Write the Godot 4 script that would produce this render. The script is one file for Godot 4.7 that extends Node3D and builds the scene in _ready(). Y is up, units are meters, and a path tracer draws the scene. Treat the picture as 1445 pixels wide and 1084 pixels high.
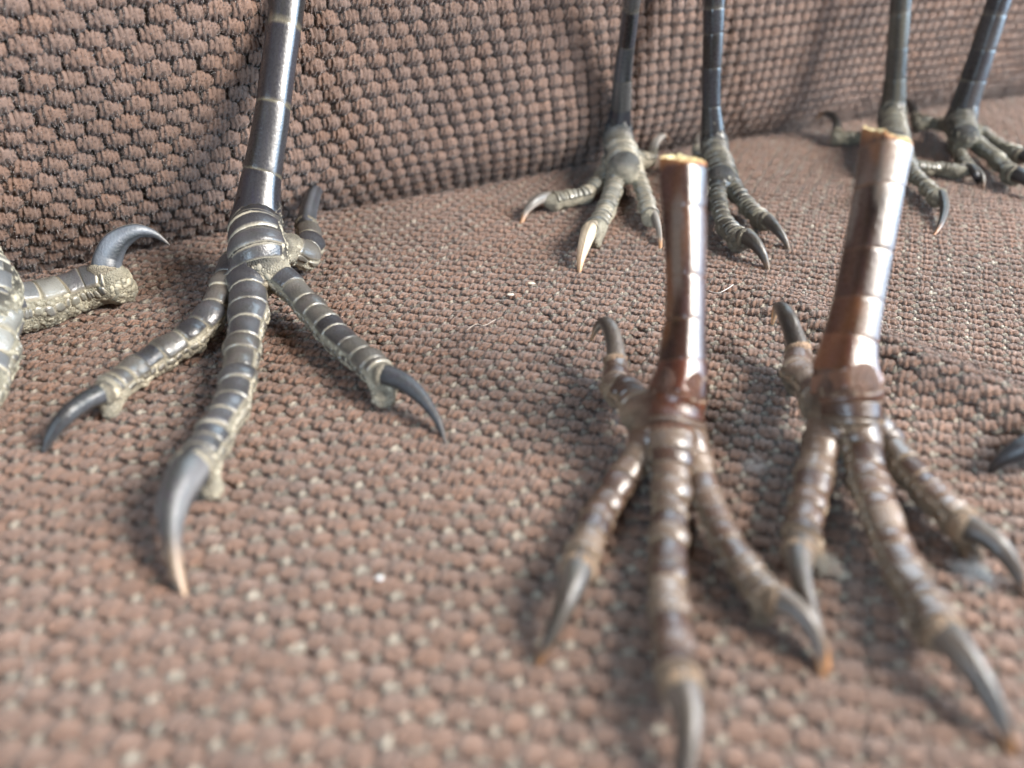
extends Node3D
# Dried bird feet standing on the brown chenille upholstery of a sofa, window light from the right.
# All modelling below is in millimetres; meshes are scaled to metres when they are committed.

const MM := 0.001
var noise := FastNoiseLite.new()
var rng := RandomNumberGenerator.new()
var M := {}
var names := {}
# the last skin's grid, so that plates can lie on it
var g_field := PackedFloat32Array()
var g_lo := Vector3.ZERO
var g_cell := 1.0
var g_n := Vector3i.ZERO

func field_at(p: Vector3) -> float:
	var q := (p - g_lo) / g_cell
	var x := int(q.x)
	var y := int(q.y)
	var z := int(q.z)
	if x < 0 or y < 0 or z < 0 or x > g_n.x - 2 or y > g_n.y - 2 or z > g_n.z - 2:
		return 1000.0
	var i := (z * g_n.y + y) * g_n.x + x
	var sy := g_n.x
	var sz := g_n.x * g_n.y
	var f := q - Vector3(x, y, z)
	var a := lerpf(lerpf(minf(g_field[i], 9.0), minf(g_field[i + 1], 9.0), f.x), lerpf(minf(g_field[i + sy], 9.0), minf(g_field[i + sy + 1], 9.0), f.x), f.y)
	var b := lerpf(lerpf(minf(g_field[i + sz], 9.0), minf(g_field[i + sz + 1], 9.0), f.x), lerpf(minf(g_field[i + sz + sy], 9.0), minf(g_field[i + sz + sy + 1], 9.0), f.x), f.y)
	return lerpf(a, b, f.z)

func skin_radius(c: Vector3, dir: Vector3, r: float) -> float:
	var s := r * 0.6
	var last := 0.0
	while s < r * 1.45:
		var d := field_at(c + dir * s)
		if d > 0.0 and s > r * 0.61:
			return lerpf(s - 0.3, s, clampf(last / (last - d), 0.0, 1.0))
		last = minf(d, -0.001)
		s += 0.3
	return r

# ------------------------------------------------------------------ helpers
func numbered(called: String, parent: Node) -> String:
	var key := str(parent.get_instance_id()) + called
	var n: int = names.get(key, 0)
	names[key] = n + 1
	return called if n == 0 else "%s_%03d" % [called, n]

func obj(called: String, mesh: Mesh, mat: Material, parent: Node) -> MeshInstance3D:
	var o := MeshInstance3D.new()
	o.name = numbered(called, parent)
	o.mesh = mesh
	o.material_override = mat
	parent.add_child(o, true)
	return o

func thing(called: String, label: String, category: String, at: Vector3, group := "") -> Node3D:
	var o := Node3D.new()
	o.name = numbered(called, self)
	add_child(o, true)
	o.position = at * MM
	o.set_meta("label", label)
	o.set_meta("category", category)
	if group != "":
		o.set_meta("group", group)
	return o

func arrays_mesh(pos: PackedVector3Array, nor: PackedVector3Array, col: PackedColorArray, idx: PackedInt32Array) -> ArrayMesh:
	var a := []
	a.resize(Mesh.ARRAY_MAX)
	a[Mesh.ARRAY_VERTEX] = pos
	a[Mesh.ARRAY_NORMAL] = nor
	a[Mesh.ARRAY_COLOR] = col
	a[Mesh.ARRAY_INDEX] = idx
	var m := ArrayMesh.new()
	m.add_surface_from_arrays(Mesh.PRIMITIVE_TRIANGLES, a)
	return m

# a grid of (nu rows) x (nv columns) points in mm, relative to origin; closed joins the columns round
func grid_mesh(p: PackedVector3Array, c: PackedColorArray, nu: int, nv: int, closed: bool, origin: Vector3) -> ArrayMesh:
	var nor := PackedVector3Array()
	nor.resize(p.size())
	var idx := PackedInt32Array()
	for u in nu - 1:
		for v in (nv if closed else nv - 1):
			var w := (v + 1) % nv
			var a := u * nv + v
			var b := u * nv + w
			var d := (u + 1) * nv + v
			var e := (u + 1) * nv + w
			idx.append_array([a, d, b, b, d, e])
			var n1 := (p[b] - p[a]).cross(p[d] - p[a])
			var n2 := (p[e] - p[b]).cross(p[d] - p[b])
			for k in [a, b, d]:
				nor[k] += n1
			for k in [b, e, d]:
				nor[k] += n2
	var q := PackedVector3Array()
	q.resize(p.size())
	for k in p.size():
		nor[k] = nor[k].normalized()
		q[k] = (p[k] - origin) * MM
	return arrays_mesh(q, nor, c, idx)

func v3(p: Vector4) -> Vector3:
	return Vector3(p.x, p.y, p.z)

# a smooth path through (x, y, z, radius) points: positions, radii, lengths and transported frames
func path(points: Array, step: float, up: Vector3) -> Dictionary:
	var pos := PackedVector3Array()
	var rad := PackedFloat32Array()
	for i in points.size() - 1:
		var p0: Vector4 = points[max(i - 1, 0)]
		var p1: Vector4 = points[i]
		var p2: Vector4 = points[i + 1]
		var p3: Vector4 = points[min(i + 2, points.size() - 1)]
		var n := int(max(2.0, ceil(v3(p1).distance_to(v3(p2)) / step)))
		for k in n:
			var t := float(k) / n
			var q: Vector4 = 0.5 * (2.0 * p1 + (p2 - p0) * t + (2.0 * p0 - 5.0 * p1 + 4.0 * p2 - p3) * t * t + (3.0 * p1 - p0 - 3.0 * p2 + p3) * t * t * t)
			pos.append(v3(q))
			rad.append(max(q.w, 0.12))
	var last: Vector4 = points[points.size() - 1]
	pos.append(v3(last))
	rad.append(last.w)
	var d := PackedFloat32Array([0.0])
	var tan := PackedVector3Array()
	var nn := PackedVector3Array()
	for i in pos.size():
		tan.append((pos[min(i + 1, pos.size() - 1)] - pos[max(i - 1, 0)]).normalized())
		if i > 0:
			d.append(d[i - 1] + pos[i].distance_to(pos[i - 1]))
		var before := up if i == 0 else nn[i - 1]
		nn.append((before - tan[i] * before.dot(tan[i])).normalized())
	return {"pos": pos, "rad": rad, "len": d, "tan": tan, "up": nn, "total": d[d.size() - 1]}

# [centre, radius, tangent, up, side] at length s
func on_path(P: Dictionary, s: float) -> Array:
	var d: PackedFloat32Array = P.len
	var i: int = clampi(d.bsearch(s) - 1, 0, d.size() - 2)
	var t: float = (s - d[i]) / max(d[i + 1] - d[i], 1e-5)
	t = clampf(t, -3.0, 3.0)
	var c: Vector3 = P.pos[i] + (P.pos[i + 1] - P.pos[i]) * t
	var tc := clampf(t, 0.0, 1.0)
	var r: float = lerpf(P.rad[i], P.rad[i + 1], tc)
	var tan: Vector3 = P.tan[i].lerp(P.tan[i + 1], tc).normalized()
	var up: Vector3 = P.up[i].lerp(P.up[i + 1], tc).normalized()
	return [c, r, tan, up, tan.cross(up).normalized()]

# how far the section of a shank departs from a circle: rounded flats, as dried bone under horn has
func section(angle: float, flats: float, sides: float) -> float:
	if flats == 0.0:
		return 1.0
	var w := TAU / sides
	var a := fposmod(angle + 0.35, w) - w / 2
	return lerpf(1.0, cos(w / 2) / cos(a) + 0.06, flats)

func tint(c: Color, p: Vector3, f: float, amount: float) -> Color:
	var n := noise.get_noise_3d(p.x * f, p.y * f, p.z * f)
	return Color(max(c.r * (1 + amount * n), 0.002), max(c.g * (1 + amount * n), 0.002), max(c.b * (1 + amount * n), 0.002))

# ------------------------------------------------------------------ parts of a foot
# a horny plate that wraps over the front of a toe or shank between the lengths s0 and s1
func scute_mesh(P: Dictionary, s0: float, s1: float, half: float, thick: float, col: Color, edge: Color, origin: Vector3, skew: float, flats := 0.0, sides := 5.0, rim := 0.3, lies := false, about := 0.0) -> ArrayMesh:
	var us := [0.0, 0.05, 0.12, 0.24, 0.42, 0.6, 0.76, 0.88, 0.95, 1.0]
	if about != 0.0:
		us = [0.0, 0.12, 0.35, 0.65, 0.88, 1.0]
	var vs := [-1.0, -0.93, -0.82, -0.62, -0.38, -0.13, 0.13, 0.38, 0.62, 0.82, 0.93, 1.0]
	if about != 0.0:
		vs = [-1.0, -0.72, -0.25, 0.25, 0.72, 1.0]
	if flats > 0.0:
		vs = []
		for k in 31:
			vs.append(-1.0 + k / 15.0)
	var p := PackedVector3Array()
	var c := PackedColorArray()
	var l := s1 - s0
	edge = edge.lerp(col, rng.randf() * rng.randf() * 0.8)
	for u in us:
		for v in vs:
			var s: float = s0 + l * u + skew * v + 0.10 * min(l, 6.0) * (1.0 - v * v) * (u - 0.25)
			var f := on_path(P, s)
			var r: float = f[1]
			var eu: float = min(u, 1.0 - u) * l
			var ev: float = (1.0 - abs(v)) * half * r
			var e: float = min(eu, ev * 0.8)
			var wob := (0.12 if flats == 0.0 else 0.05) * noise.get_noise_3d(s * 0.9 + 31.0, v * 3.0, s0)
			var dip := 0.4 if flats == 0.0 else 0.07
			var lift: float = -dip + (thick + dip) * smoothstep(0.0, rim * 1.1, e + wob) + 0.05 * min(l, 8.0) * 4.0 * u * (1.0 - u) * (1.0 if flats == 0.0 else 0.12)
			lift += 0.22 * thick * smoothstep(0.5, 0.95, u)
			var a: float = about + v * half * (1.0 if about == 0.0 else sqrt(max(0.12, 1.0 - pow(2.0 * u - 1.0, 2) * 0.85)))
			var dir: Vector3 = f[3] * cos(a) + f[4] * sin(a)
			if lies:
				r = skin_radius(f[0], dir, r)
			var q: Vector3 = f[0] + dir * (r * section(a, flats, sides) + lift)
			p.append(q)
			var m := smoothstep(rim * 0.35, rim * 1.5, e + wob * 2.5)
			if flats > 0.0:      # streaks along the shank
				var st := noise.get_noise_3d(a * 9.0 + s0 * 3.0, s * 0.16, f[0].x)
				var st2 := noise.get_noise_3d(a * 26.0, s * 0.5, f[0].x + 40.0)
				var k := clampf(1.0 + 1.3 * st + 0.6 * st2, 0.25, 2.2)
				var hue := col * k
				if look_amber(flats):
					hue = hue.lerp(Color(0.20, 0.075, 0.025), 0.45 * smoothstep(0.12, 0.4, noise.get_noise_3d(a * 6.0 + 70.0, s * 0.5, f[0].x)))
					hue = hue.lerp(Color(0.16, 0.13, 0.11), 0.7 * smoothstep(0.15, 0.4, noise.get_noise_3d(a * 14.0 + 20.0, s * 0.35, f[0].x + 9.0)))
				c.append(edge.lerp(hue, m))
			else:
				c.append(tint(tint(edge.lerp(col, m), q, 0.35, 0.55), q, 2.2, 0.5))
	return grid_mesh(p, c, us.size(), vs.size(), false, origin)

# the brown shanks, with their sharper flats, have amber and grey streaks
func look_amber(flats: float) -> bool:
	return flats > 0.5

# a curved horn claw: a little taller than wide, hollowed below, darker above than at its tip
func claw_mesh(P: Dictionary, col: Color, tip: Color, from_tip: float, origin: Vector3, chip := 0.0) -> ArrayMesh:
	var nu := 30
	var nv := 20
	var p := PackedVector3Array()
	var c := PackedColorArray()
	for i in nu + 1:
		var u: float = min(float(i) / (nu - 1), 1.0)
		var f := on_path(P, u * P.total)
		var r: float = f[1] if i < nu else 0.02
		for j in nv:
			var a := TAU * j / nv
			var k := 1.0
			k *= lerpf(0.98, 1.12, cos(a) * 0.5 + 0.5)
			k *= 1.0 - 0.13 * abs(sin(a))
			if cos(a) < -0.55:
				k *= 0.86
			if chip != 0.0 and u > 0.45 and u < 0.97 and sin(a) * chip > 0.1:
				k *= 1.0 - 0.42 * abs(sin(a)) * smoothstep(0.0, 0.5, fposmod(u * 7.3, 1.0)) * smoothstep(0.45, 0.62, u)
			k *= 1.0 + 0.05 * noise.get_noise_3d(u * 30.0, cos(a) * 26.0, sin(a) * 26.0 + P.total * 9.0)
			var q: Vector3 = f[0] + (f[3] * cos(a) + f[4] * sin(a)) * r * k
			p.append(q)
			var m := smoothstep(from_tip, 0.98, u + 0.10 * noise.get_noise_3d(q.x * 0.9, q.y * 0.9, q.z * 0.9))
			var h := col.lerp(tip, m)
			if cos(a) < -0.5:
				h = h.lerp(Color(0.26, 0.22, 0.17), 0.45)
			var st := noise.get_noise_3d(cos(a) * 22.0, sin(a) * 22.0 + P.total * 5.0, u * 6.0)
			c.append(tint(h * clampf(1.0 + 1.5 * st, 0.35, 2.2), q, 0.9, 0.45))
	return grid_mesh(p, c, nu + 1, nv, true, origin)

func tube_mesh(P: Dictionary, col: Color, flats: float, sides: float, origin: Vector3, shrink := 0.0) -> ArrayMesh:
	var nu := int(P.total / 1.4) + 2
	var nv := 36
	var p := PackedVector3Array()
	var c := PackedColorArray()
	for i in nu:
		var f := on_path(P, P.total * i / (nu - 1))
		for j in nv:
			var a := TAU * j / nv
			var q: Vector3 = f[0] + (f[3] * cos(a) + f[4] * sin(a)) * (f[1] * section(a, flats, sides) - shrink)
			p.append(q)
			c.append(tint(col, q, 0.4, 0.5))
	var f2 := on_path(P, P.total)
	for j in nv:
		p.append(f2[0])
		c.append(col)
	return grid_mesh(p, c, nu + 1, nv, true, origin)

# the sawn end of a shank: a rim of orange horn, cream bone and a hollow in the middle
func bone_end_mesh(P: Dictionary, flats: float, sides: float, origin: Vector3) -> ArrayMesh:
	var f := on_path(P, P.total)
	var nv := 40
	var tilt := Vector3(0.1, 0.0, 0.6)
	var dark := Color(0.05, 0.02, 0.014)
	var rows := [[1.0, -1.0, 4], [1.0, -0.4, 4], [0.99, -0.05, 0], [0.96, 0.25, 1], [0.86, 0.35, 1], [0.72, 0.25, 2], [0.56, 0.1, 2], [0.44, -0.5, 2], [0.28, -1.3, 3], [0.02, -1.5, 3]]
	var cols := [Color(0.30, 0.12, 0.04), Color(0.46, 0.33, 0.14), Color(0.56, 0.47, 0.25), Color(0.55, 0.38, 0.17), dark]
	var p := PackedVector3Array()
	var c := PackedColorArray()
	for row in rows:
		for j in nv:
			var a := TAU * j / nv
			var jag := noise.get_noise_3d(cos(a) * 30.0, sin(a) * 30.0, row[0] * 20.0 + f[0].x)
			var jag2 := noise.get_noise_3d(cos(a) * 90.0, sin(a) * 90.0, row[0] * 60.0 + f[0].x)
			var up: float = row[1] * 0.9 + (jag * 2.2 + jag2 * 1.6) * (1.0 if row[2] > 0 or row[1] > 0 else 0.3)
			var q: Vector3 = f[0] + (f[3] * cos(a) + f[4] * sin(a)) * f[1] * row[0] * section(a, flats, sides) * (1.0 + 0.05 * jag2)
			var lean: float = f[1] * (tilt.length() - row[0] * (f[3] * cos(a) + f[4] * sin(a)).dot(tilt)) if row[1] > -0.3 else 0.0
			q += f[2] * (up * 0.6 + lean)
			p.append(q)
			c.append(tint(cols[row[2]], q, 1.2, 0.5))
	return grid_mesh(p, c, rows.size(), nv, true, origin)

# Skin of a foot: capsules between joints joined with a smooth minimum on a grid, meshed as surface nets.
# bones are [a, b, radius a, radius b, owner]; gives one mesh per owner, their edges and normals shared.
func skin_meshes(bones: Array, cell: float, origin: Vector3, dorsal: Color, pale: Color, n_owner: int, horn: Color, horn_from: float) -> Array:
	var lo := Vector3.INF
	var hi := -Vector3.INF
	for b in bones:
		var g: float = max(b[2], b[3]) + 4.0
		lo = lo.min(b[0].min(b[1]) - Vector3.ONE * g)
		hi = hi.max(b[0].max(b[1]) + Vector3.ONE * g)
	var nx := int((hi.x - lo.x) / cell) + 2
	var ny := int((hi.y - lo.y) / cell) + 2
	var nz := int((hi.z - lo.z) / cell) + 2
	var total := nx * ny * nz
	var field := PackedFloat32Array()
	field.resize(total)
	field.fill(1000.0)
	var best := PackedFloat32Array()
	best.resize(total)
	best.fill(1000.0)
	var own := PackedByteArray()
	own.resize(total)
	var kk := 1.5
	for b in bones:
		var a: Vector3 = b[0]
		var ab: Vector3 = b[1] - b[0]
		var inv: float = 1.0 / max(ab.length_squared(), 1e-6)
		var ra: float = b[2]
		var dr: float = b[3] - b[2]
		var g: float = max(b[2], b[3]) + 2.6
		var l0: Vector3 = (b[0].min(b[1]) - Vector3.ONE * g - lo) / cell
		var h0: Vector3 = (b[0].max(b[1]) + Vector3.ONE * g - lo) / cell
		for iz in range(int(l0.z), int(h0.z) + 1):
			for iy in range(int(l0.y), int(h0.y) + 1):
				var at := (iz * ny + iy) * nx
				for ix in range(int(l0.x), int(h0.x) + 1):
					var p := lo + Vector3(ix, iy, iz) * cell - a
					var t := clampf(p.dot(ab) * inv, 0.0, 1.0)
					var d := (p - ab * t).length() - (ra + dr * t)
					if d > 2.6:
						continue
					var i := at + ix
					if d < best[i]:
						best[i] = d
						own[i] = b[4]
					var f := field[i]
					if f > 900.0:
						field[i] = d
					else:
						var h := maxf(kk - absf(f - d), 0.0)
						field[i] = minf(f, d) - h * h / (4.0 * kk)
	for iz in nz:
		for iy in ny:
			var at := (iz * ny + iy) * nx
			for ix in nx:
				if absf(field[at + ix]) < cell * 1.8:
					var p := lo + Vector3(ix, iy, iz) * cell
					field[at + ix] += 0.30 * noise.get_noise_3d(p.x * 1.1, p.y * 1.1, p.z * 1.1) + 0.34 * noise.get_noise_3d(p.x * 3.1, p.y * 3.1, p.z * 3.1)
	g_field = field
	g_lo = lo
	g_cell = cell
	g_n = Vector3i(nx, ny, nz)
	var vert := PackedInt32Array()
	vert.resize(total)
	vert.fill(-1)
	var pos := PackedVector3Array()
	var sx := 1
	var sy := nx
	var sz := nx * ny
	var corner := [0, sx, sy, sx + sy, sz, sz + sx, sz + sy, sz + sx + sy]
	var off := [Vector3(0, 0, 0), Vector3(1, 0, 0), Vector3(0, 1, 0), Vector3(1, 1, 0), Vector3(0, 0, 1), Vector3(1, 0, 1), Vector3(0, 1, 1), Vector3(1, 1, 1)]
	var edges := [[0, 1], [2, 3], [4, 5], [6, 7], [0, 2], [1, 3], [4, 6], [5, 7], [0, 4], [1, 5], [2, 6], [3, 7]]
	for iz in nz - 1:
		for iy in ny - 1:
			var at := (iz * ny + iy) * nx
			for ix in nx - 1:
				var i := at + ix
				if absf(field[i]) > cell * 2.2:
					continue
				var below := 0
				for k in 8:
					if field[i + corner[k]] < 0.0:
						below += 1
				if below == 0 or below == 8:
					continue
				var sum := Vector3.ZERO
				var n := 0
				for e in edges:
					var f0 := field[i + corner[e[0]]]
					var f1 := field[i + corner[e[1]]]
					if (f0 < 0.0) != (f1 < 0.0):
						sum += off[e[0]].lerp(off[e[1]], clampf(f0 / (f0 - f1), 0.02, 0.98))
						n += 1
				vert[i] = pos.size()
				pos.append(lo + (Vector3(ix, iy, iz) + sum / n) * cell)
	var nor := PackedVector3Array()
	nor.resize(pos.size())
	var tri := []
	for k in n_owner:
		tri.append(PackedInt32Array())
	var steps := [[sx, sy, sz], [sy, sz, sx], [sz, sx, sy]]
	for iz in range(1, nz - 1):
		for iy in range(1, ny - 1):
			var at := (iz * ny + iy) * nx
			for ix in range(1, nx - 1):
				var i := at + ix
				if absf(field[i]) > cell * 2.2:
					continue
				var inside := field[i] < 0.0
				for st in steps:
					if (field[i + st[0]] < 0.0) == inside:
						continue
					var q := [vert[i], vert[i - st[1]], vert[i - st[1] - st[2]], vert[i - st[2]]]
					if q[0] < 0 or q[1] < 0 or q[2] < 0 or q[3] < 0:
						continue
					if inside:
						q = [q[3], q[2], q[1], q[0]]
					var nn := (pos[q[2]] - pos[q[0]]).cross(pos[q[3]] - pos[q[1]])
					for k in 4:
						nor[q[k]] -= nn
					tri[own[i]].append_array([q[0], q[1], q[2], q[0], q[2], q[3]])
	var out := []
	for k in n_owner:
		var map := {}
		var p2 := PackedVector3Array()
		var n2 := PackedVector3Array()
		var c2 := PackedColorArray()
		var t2 := PackedInt32Array()
		for v in tri[k]:
			if not map.has(v):
				map[v] = p2.size()
				p2.append((pos[v] - origin) * MM)
				var nv := nor[v].normalized()
				n2.append(nv)
				var m := smoothstep(-0.2, 1.0, nv.y + 0.55 * noise.get_noise_3d(pos[v].x * 0.6, pos[v].y * 0.6, pos[v].z * 0.6))
				var hc := pale.lerp(dorsal, m)
				if k == 0:      # the horn of the shank runs out over the ankle
					hc = hc.lerp(horn, 0.85 * smoothstep(horn_from - 7.0, horn_from + 1.0, pos[v].y + 3.0 * noise.get_noise_3d(pos[v].x, pos[v].y, pos[v].z)))
				c2.append(tint(tint(hc, pos[v], 2.4, 0.75), pos[v], 0.3, 0.4))
			t2.append(map[v])
		out.append(arrays_mesh(p2, n2, c2, t2) if p2.size() > 0 else null)
	return out

# ------------------------------------------------------------------ a whole foot
# d: shank, seams, hub, toes [[name, joints, claw], ...], pads; look: colours and the size of the plates
func foot(d: Dictionary, look: Dictionary, label: String, group: String) -> void:
	rng.seed = hash(label)
	var base: Vector3 = v3(d.base)
	var root := thing("bird_foot", label, "bird foot", base, group)
	var bones := []
	var hub: Array = d.hub
	var shank: Array = d.shank
	if hub.size() > 0:
		for i in hub.size() - 1:
			bones.append([v3(hub[i]), v3(hub[i + 1]), hub[i].w * 0.86, hub[i + 1].w * 0.86, 0])
		var s0: Vector4 = shank[0]
		bones.append([v3(s0), v3(hub[0]), s0.w * 0.92, hub[0].w * 0.86, 0])
		var s1: Vector4 = shank[0].lerp(shank[1], 0.7)
		bones.append([v3(s0), v3(s1), s0.w * 0.92, s1.w * 0.94, 0])
	var k := 0
	for toe in d.toes:
		k += 1
		var j: Array = toe[1]
		if hub.size() > 0:
			bones.append([v3(hub[hub.size() - 1 if toe[0] != "hallux" else 1]), v3(j[0]), j[0].w, j[0].w * 0.9, 0])
		for i in j.size() - 1:
			var half: Vector4 = (j[i] + j[i + 1]) * 0.5      # thinner between the joints than at them
			bones.append([v3(j[i]), v3(half), j[i].w * 1.0 * look.fat, half.w * 0.86 * look.fat, k])
			bones.append([v3(half), v3(j[i + 1]), half.w * 0.86 * look.fat, j[i + 1].w * 1.0 * look.fat, k])
			if i > 0:      # the pad under each joint
				var r: float = j[i].w
				bones.append([v3(j[i]) + Vector3(0, -0.42 * r, 0), v3(j[i]).lerp(v3(j[i + 1]), 0.35) + Vector3(0, -0.42 * r, 0), r * 0.76 * look.fat, r * 0.7 * look.fat, k])
		var e: Vector4 = j[j.size() - 1]
		var c1: Vector4 = toe[2][1]
		bones.append([v3(e), v3(e).lerp(v3(c1), 0.55), e.w * 0.86, e.w * 0.62, k])
		bones.append([v3(e) + Vector3(0, -0.5 * e.w, 0), v3(e).lerp(v3(c1), 0.35) + Vector3(0, -0.5 * e.w, 0), e.w * 0.66, e.w * 0.5, k])
	for q in d.pads:
		var o := pad_owner(d.toes, v3(q))
		var te: Array = d.toes[o - 1][1]
		var tip: Vector4 = te[te.size() - 1]
		bones.append([v3(q), v3(tip).lerp(v3(te[te.size() - 2]), 0.15), q.w, tip.w * 0.75, o])
	var skins := skin_meshes(bones, d.cell, base, look.skin, look.pale, k + 1, look.shank[0], shank[0].y if hub.size() > 0 else 1000.0)
	if hub.size() > 0:
		var front := Vector3(0, 0.0, 1)
		var P := path(shank, 1.5, front)
		var sh := obj("shank", tube_mesh(P, look.shank_back, look.flats, look.sides, base, 0.25), M.horn_skin, root)
		var seams: Array = d.seams
		for i in seams.size() + (1 if d.has("cut") or seams.size() > 0 else 0):
			var a: float = 0.0 if i == 0 else seams[i - 1]
			var b: float = P.total if i == seams.size() else seams[i]
			if b - a < 1.0:
				continue
			var c: Color = look.shank[i % look.shank.size()]
			obj("scute", scute_mesh(P, a + 0.04, b - 0.04, look.wrap, 0.10, c, look.seam, base, rng.randf_range(-0.9, 0.9), look.flats, look.sides, 0.11), M.shank, sh)
		if d.has("cut"):
			obj("bone_end", bone_end_mesh(P, look.flats, look.sides, base), M.bone, sh)
		var an := obj("ankle", skins[0], M.skin, root)
		var hp := [shank[0]]
		hp.append_array(hub)
		grains(an, skins[0], look, int(70 * look.grains))
		var H := path(hp, 1.0, Vector3(0, 1, 0.55).normalized())
		var s := 0.3
		while s < H.total - 1.5:
			var l: float = look.step * rng.randf_range(0.45, 0.8)
			obj("scute", scute_mesh(H, s, min(s + l, H.total), rng.randf_range(1.05, 1.5), 0.4, look.toe[rng.randi() % look.toe.size()].lerp(look.shank[0], 1.0 - smoothstep(0.0, 0.7, s / H.total)), look.edge, base, rng.randf_range(-0.9, 0.9), 0.0, 5.0, look.rim, true), M.scute, an)
			s += l + 0.1
	k = 0
	for toe in d.toes:
		k += 1
		var part := obj("toe", skins[k], M.skin, root)
		var P := path(toe[1], 1.0, Vector3.UP)
		var s := 1.2
		while s < P.total - 0.4:
			var near_end: float = smoothstep(P.total * 0.72, P.total, s)
			var l: float = look.step * rng.randf_range(0.72, 1.2) * lerpf(1.0, 0.5, near_end)
			l = min(l, P.total + 0.8 - s)
			if l > 0.9:
				var c: Color = look.toe[rng.randi() % look.toe.size()]
				obj("scute", scute_mesh(P, s + 0.06, s + l - 0.06, rng.randf_range(1.05, 1.45), look.thick * rng.randf_range(0.75, 1.35), c, look.edge, base, rng.randf_range(-0.45, 0.45), 0.0, 5.0, look.rim, true), M.scute, part)
			s += l
		if look.scales > 0.0:      # rows of small scales along both sides
			for side in [-1.0, 1.0]:
				s = 1.5
				while s < P.total - 1.5:
					var l: float = look.scales * rng.randf_range(0.7, 1.3)
					var c2: Color = look.toe[rng.randi() % look.toe.size()]
					obj("scale", scute_mesh(P, s, s + l * 0.92, rng.randf_range(0.22, 0.3), 0.3, c2.lerp(look.skin, rng.randf_range(0.1, 0.8)), look.edge, base, rng.randf_range(-0.4, 0.4), 0.0, 5.0, 0.22, true, side * rng.randf_range(1.5, 1.72)), M.scute, part)
					s += l
		grains(part, skins[k], look, int(P.total * look.grains))
		var cl: Array = toe[2]
		var e: Vector4 = toe[1][toe[1].size() - 1]
		var into := Vector4(lerpf(cl[0].x, e.x, 0.6), lerpf(cl[0].y, e.y, 0.6), lerpf(cl[0].z, e.z, 0.6), cl[0].w * 0.95)
		var cp := [into]
		cp.append_array(cl)
		var C := path(cp, 0.6, Vector3.UP)
		var cc: Color = look.claw
		var ct: Color = look.tip
		var ft: float = look.get("from_tip", 0.7)
		var chip := 0.0
		if look.has("pale_claw") and toe[0] == "middle":
			cc = look.pale_claw
			ct = look.pale_tip
			ft = 0.55
			chip = look.get("chip", 0.0)
		obj("claw", claw_mesh(C, cc, ct, ft, base, chip), M.claw, part)
		var at0: float = v3(into).distance_to(v3(cl[0])) * 0.8
		obj("cuticle", scute_mesh(C, at0 - 1.0, at0 + 1.1, 2.5, 0.35, look.cuticle, look.edge, base, 0.0, 0.0, 5.0, 0.4), M.skin, part)

# the granular skin between the plates: small raised scales on the skin, too many to count
func grains(parent: Node, skin: ArrayMesh, look: Dictionary, n: int) -> void:
	if n == 0 or skin == null:
		return
	var a := skin.surface_get_arrays(0)
	var pos: PackedVector3Array = a[Mesh.ARRAY_VERTEX]
	var nor: PackedVector3Array = a[Mesh.ARRAY_NORMAL]
	var mm := MultiMesh.new()
	mm.transform_format = MultiMesh.TRANSFORM_3D
	mm.use_colors = true
	mm.mesh = M.grain_mesh
	mm.instance_count = n
	for i in n:
		var k := rng.randi() % pos.size()
		for attempt in 6:
			if nor[k].y < 0.42:
				break
			k = rng.randi() % pos.size()
		var y := nor[k]
		var x := y.cross(Vector3(rng.randf_range(-1, 1), rng.randf_range(-1, 1), rng.randf_range(-1, 1))).normalized()
		var s: float = (0.22 + 0.75 * pow(rng.randf(), 2.0)) * look.grain_size
		mm.set_instance_transform(i, Transform3D(Basis(x * s * rng.randf_range(0.8, 1.6), y * s * 0.42, x.cross(y) * s), pos[k]))
		var c: Color = look.pale.lerp(look.skin, rng.randf() * 1.3) * rng.randf_range(0.75, 1.25)
		mm.set_instance_color(i, c)
	var o := MultiMeshInstance3D.new()
	o.name = numbered("granular_scales", parent)
	o.multimesh = mm
	o.material_override = M.grain
	o.set_meta("kind", "stuff")
	parent.add_child(o, true)

func pad_owner(toes: Array, p: Vector3) -> int:
	var best := 1
	var least := 1e9
	for k in toes.size():
		var e: Vector4 = toes[k][1][toes[k][1].size() - 1]
		if v3(e).distance_to(p) < least:
			least = v3(e).distance_to(p)
			best = k + 1
	return best

# ------------------------------------------------------------------ the sofa
func seat_y(x: float, z: float) -> float:
	var gap := -z - crease(x).x
	var dip := -7.0 * smoothstep(-12.0, 3.0, gap)
	var q := Vector2(x, z) - Vector2(76.87397, -243.52472)
	var dd := Vector2(0.57949, 0.81498)
	var a := q.dot(dd)
	var b := q.dot(Vector2(-dd.y, dd.x))
	return dip + 7.5 * exp(-pow(b / 11.0, 2)) / (1.0 + exp(-(a - 25.0) / 22.0)) + 1.2 * sin(x * 0.021 + 1.0) * sin(z * 0.026 + 0.6)

func crease(x: float) -> Vector2:   # (depth, slope) of the line where seat and backrest meet
	return Vector2(366.03660 + 0.56647 * x + -0.00019 * x * x, 0.56647 + 2.0 * -0.00019 * x)

var lean_y := PackedFloat32Array()
var lean_out := PackedFloat32Array()
func make_lean() -> void:            # the backrest bulges out over the crease, then rises
	var y := -4.0
	var o := -5.0
	for i in 300:
		lean_y.append(y)
		lean_out.append(o)
		var t := float(i)
		var a := deg_to_rad(lerpf(40.0, 11.0, smoothstep(0.0, 45.0, t)) - 36.0 * smoothstep(80.0, 190.0, t))
		y += cos(a)
		o += sin(a)

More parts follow.
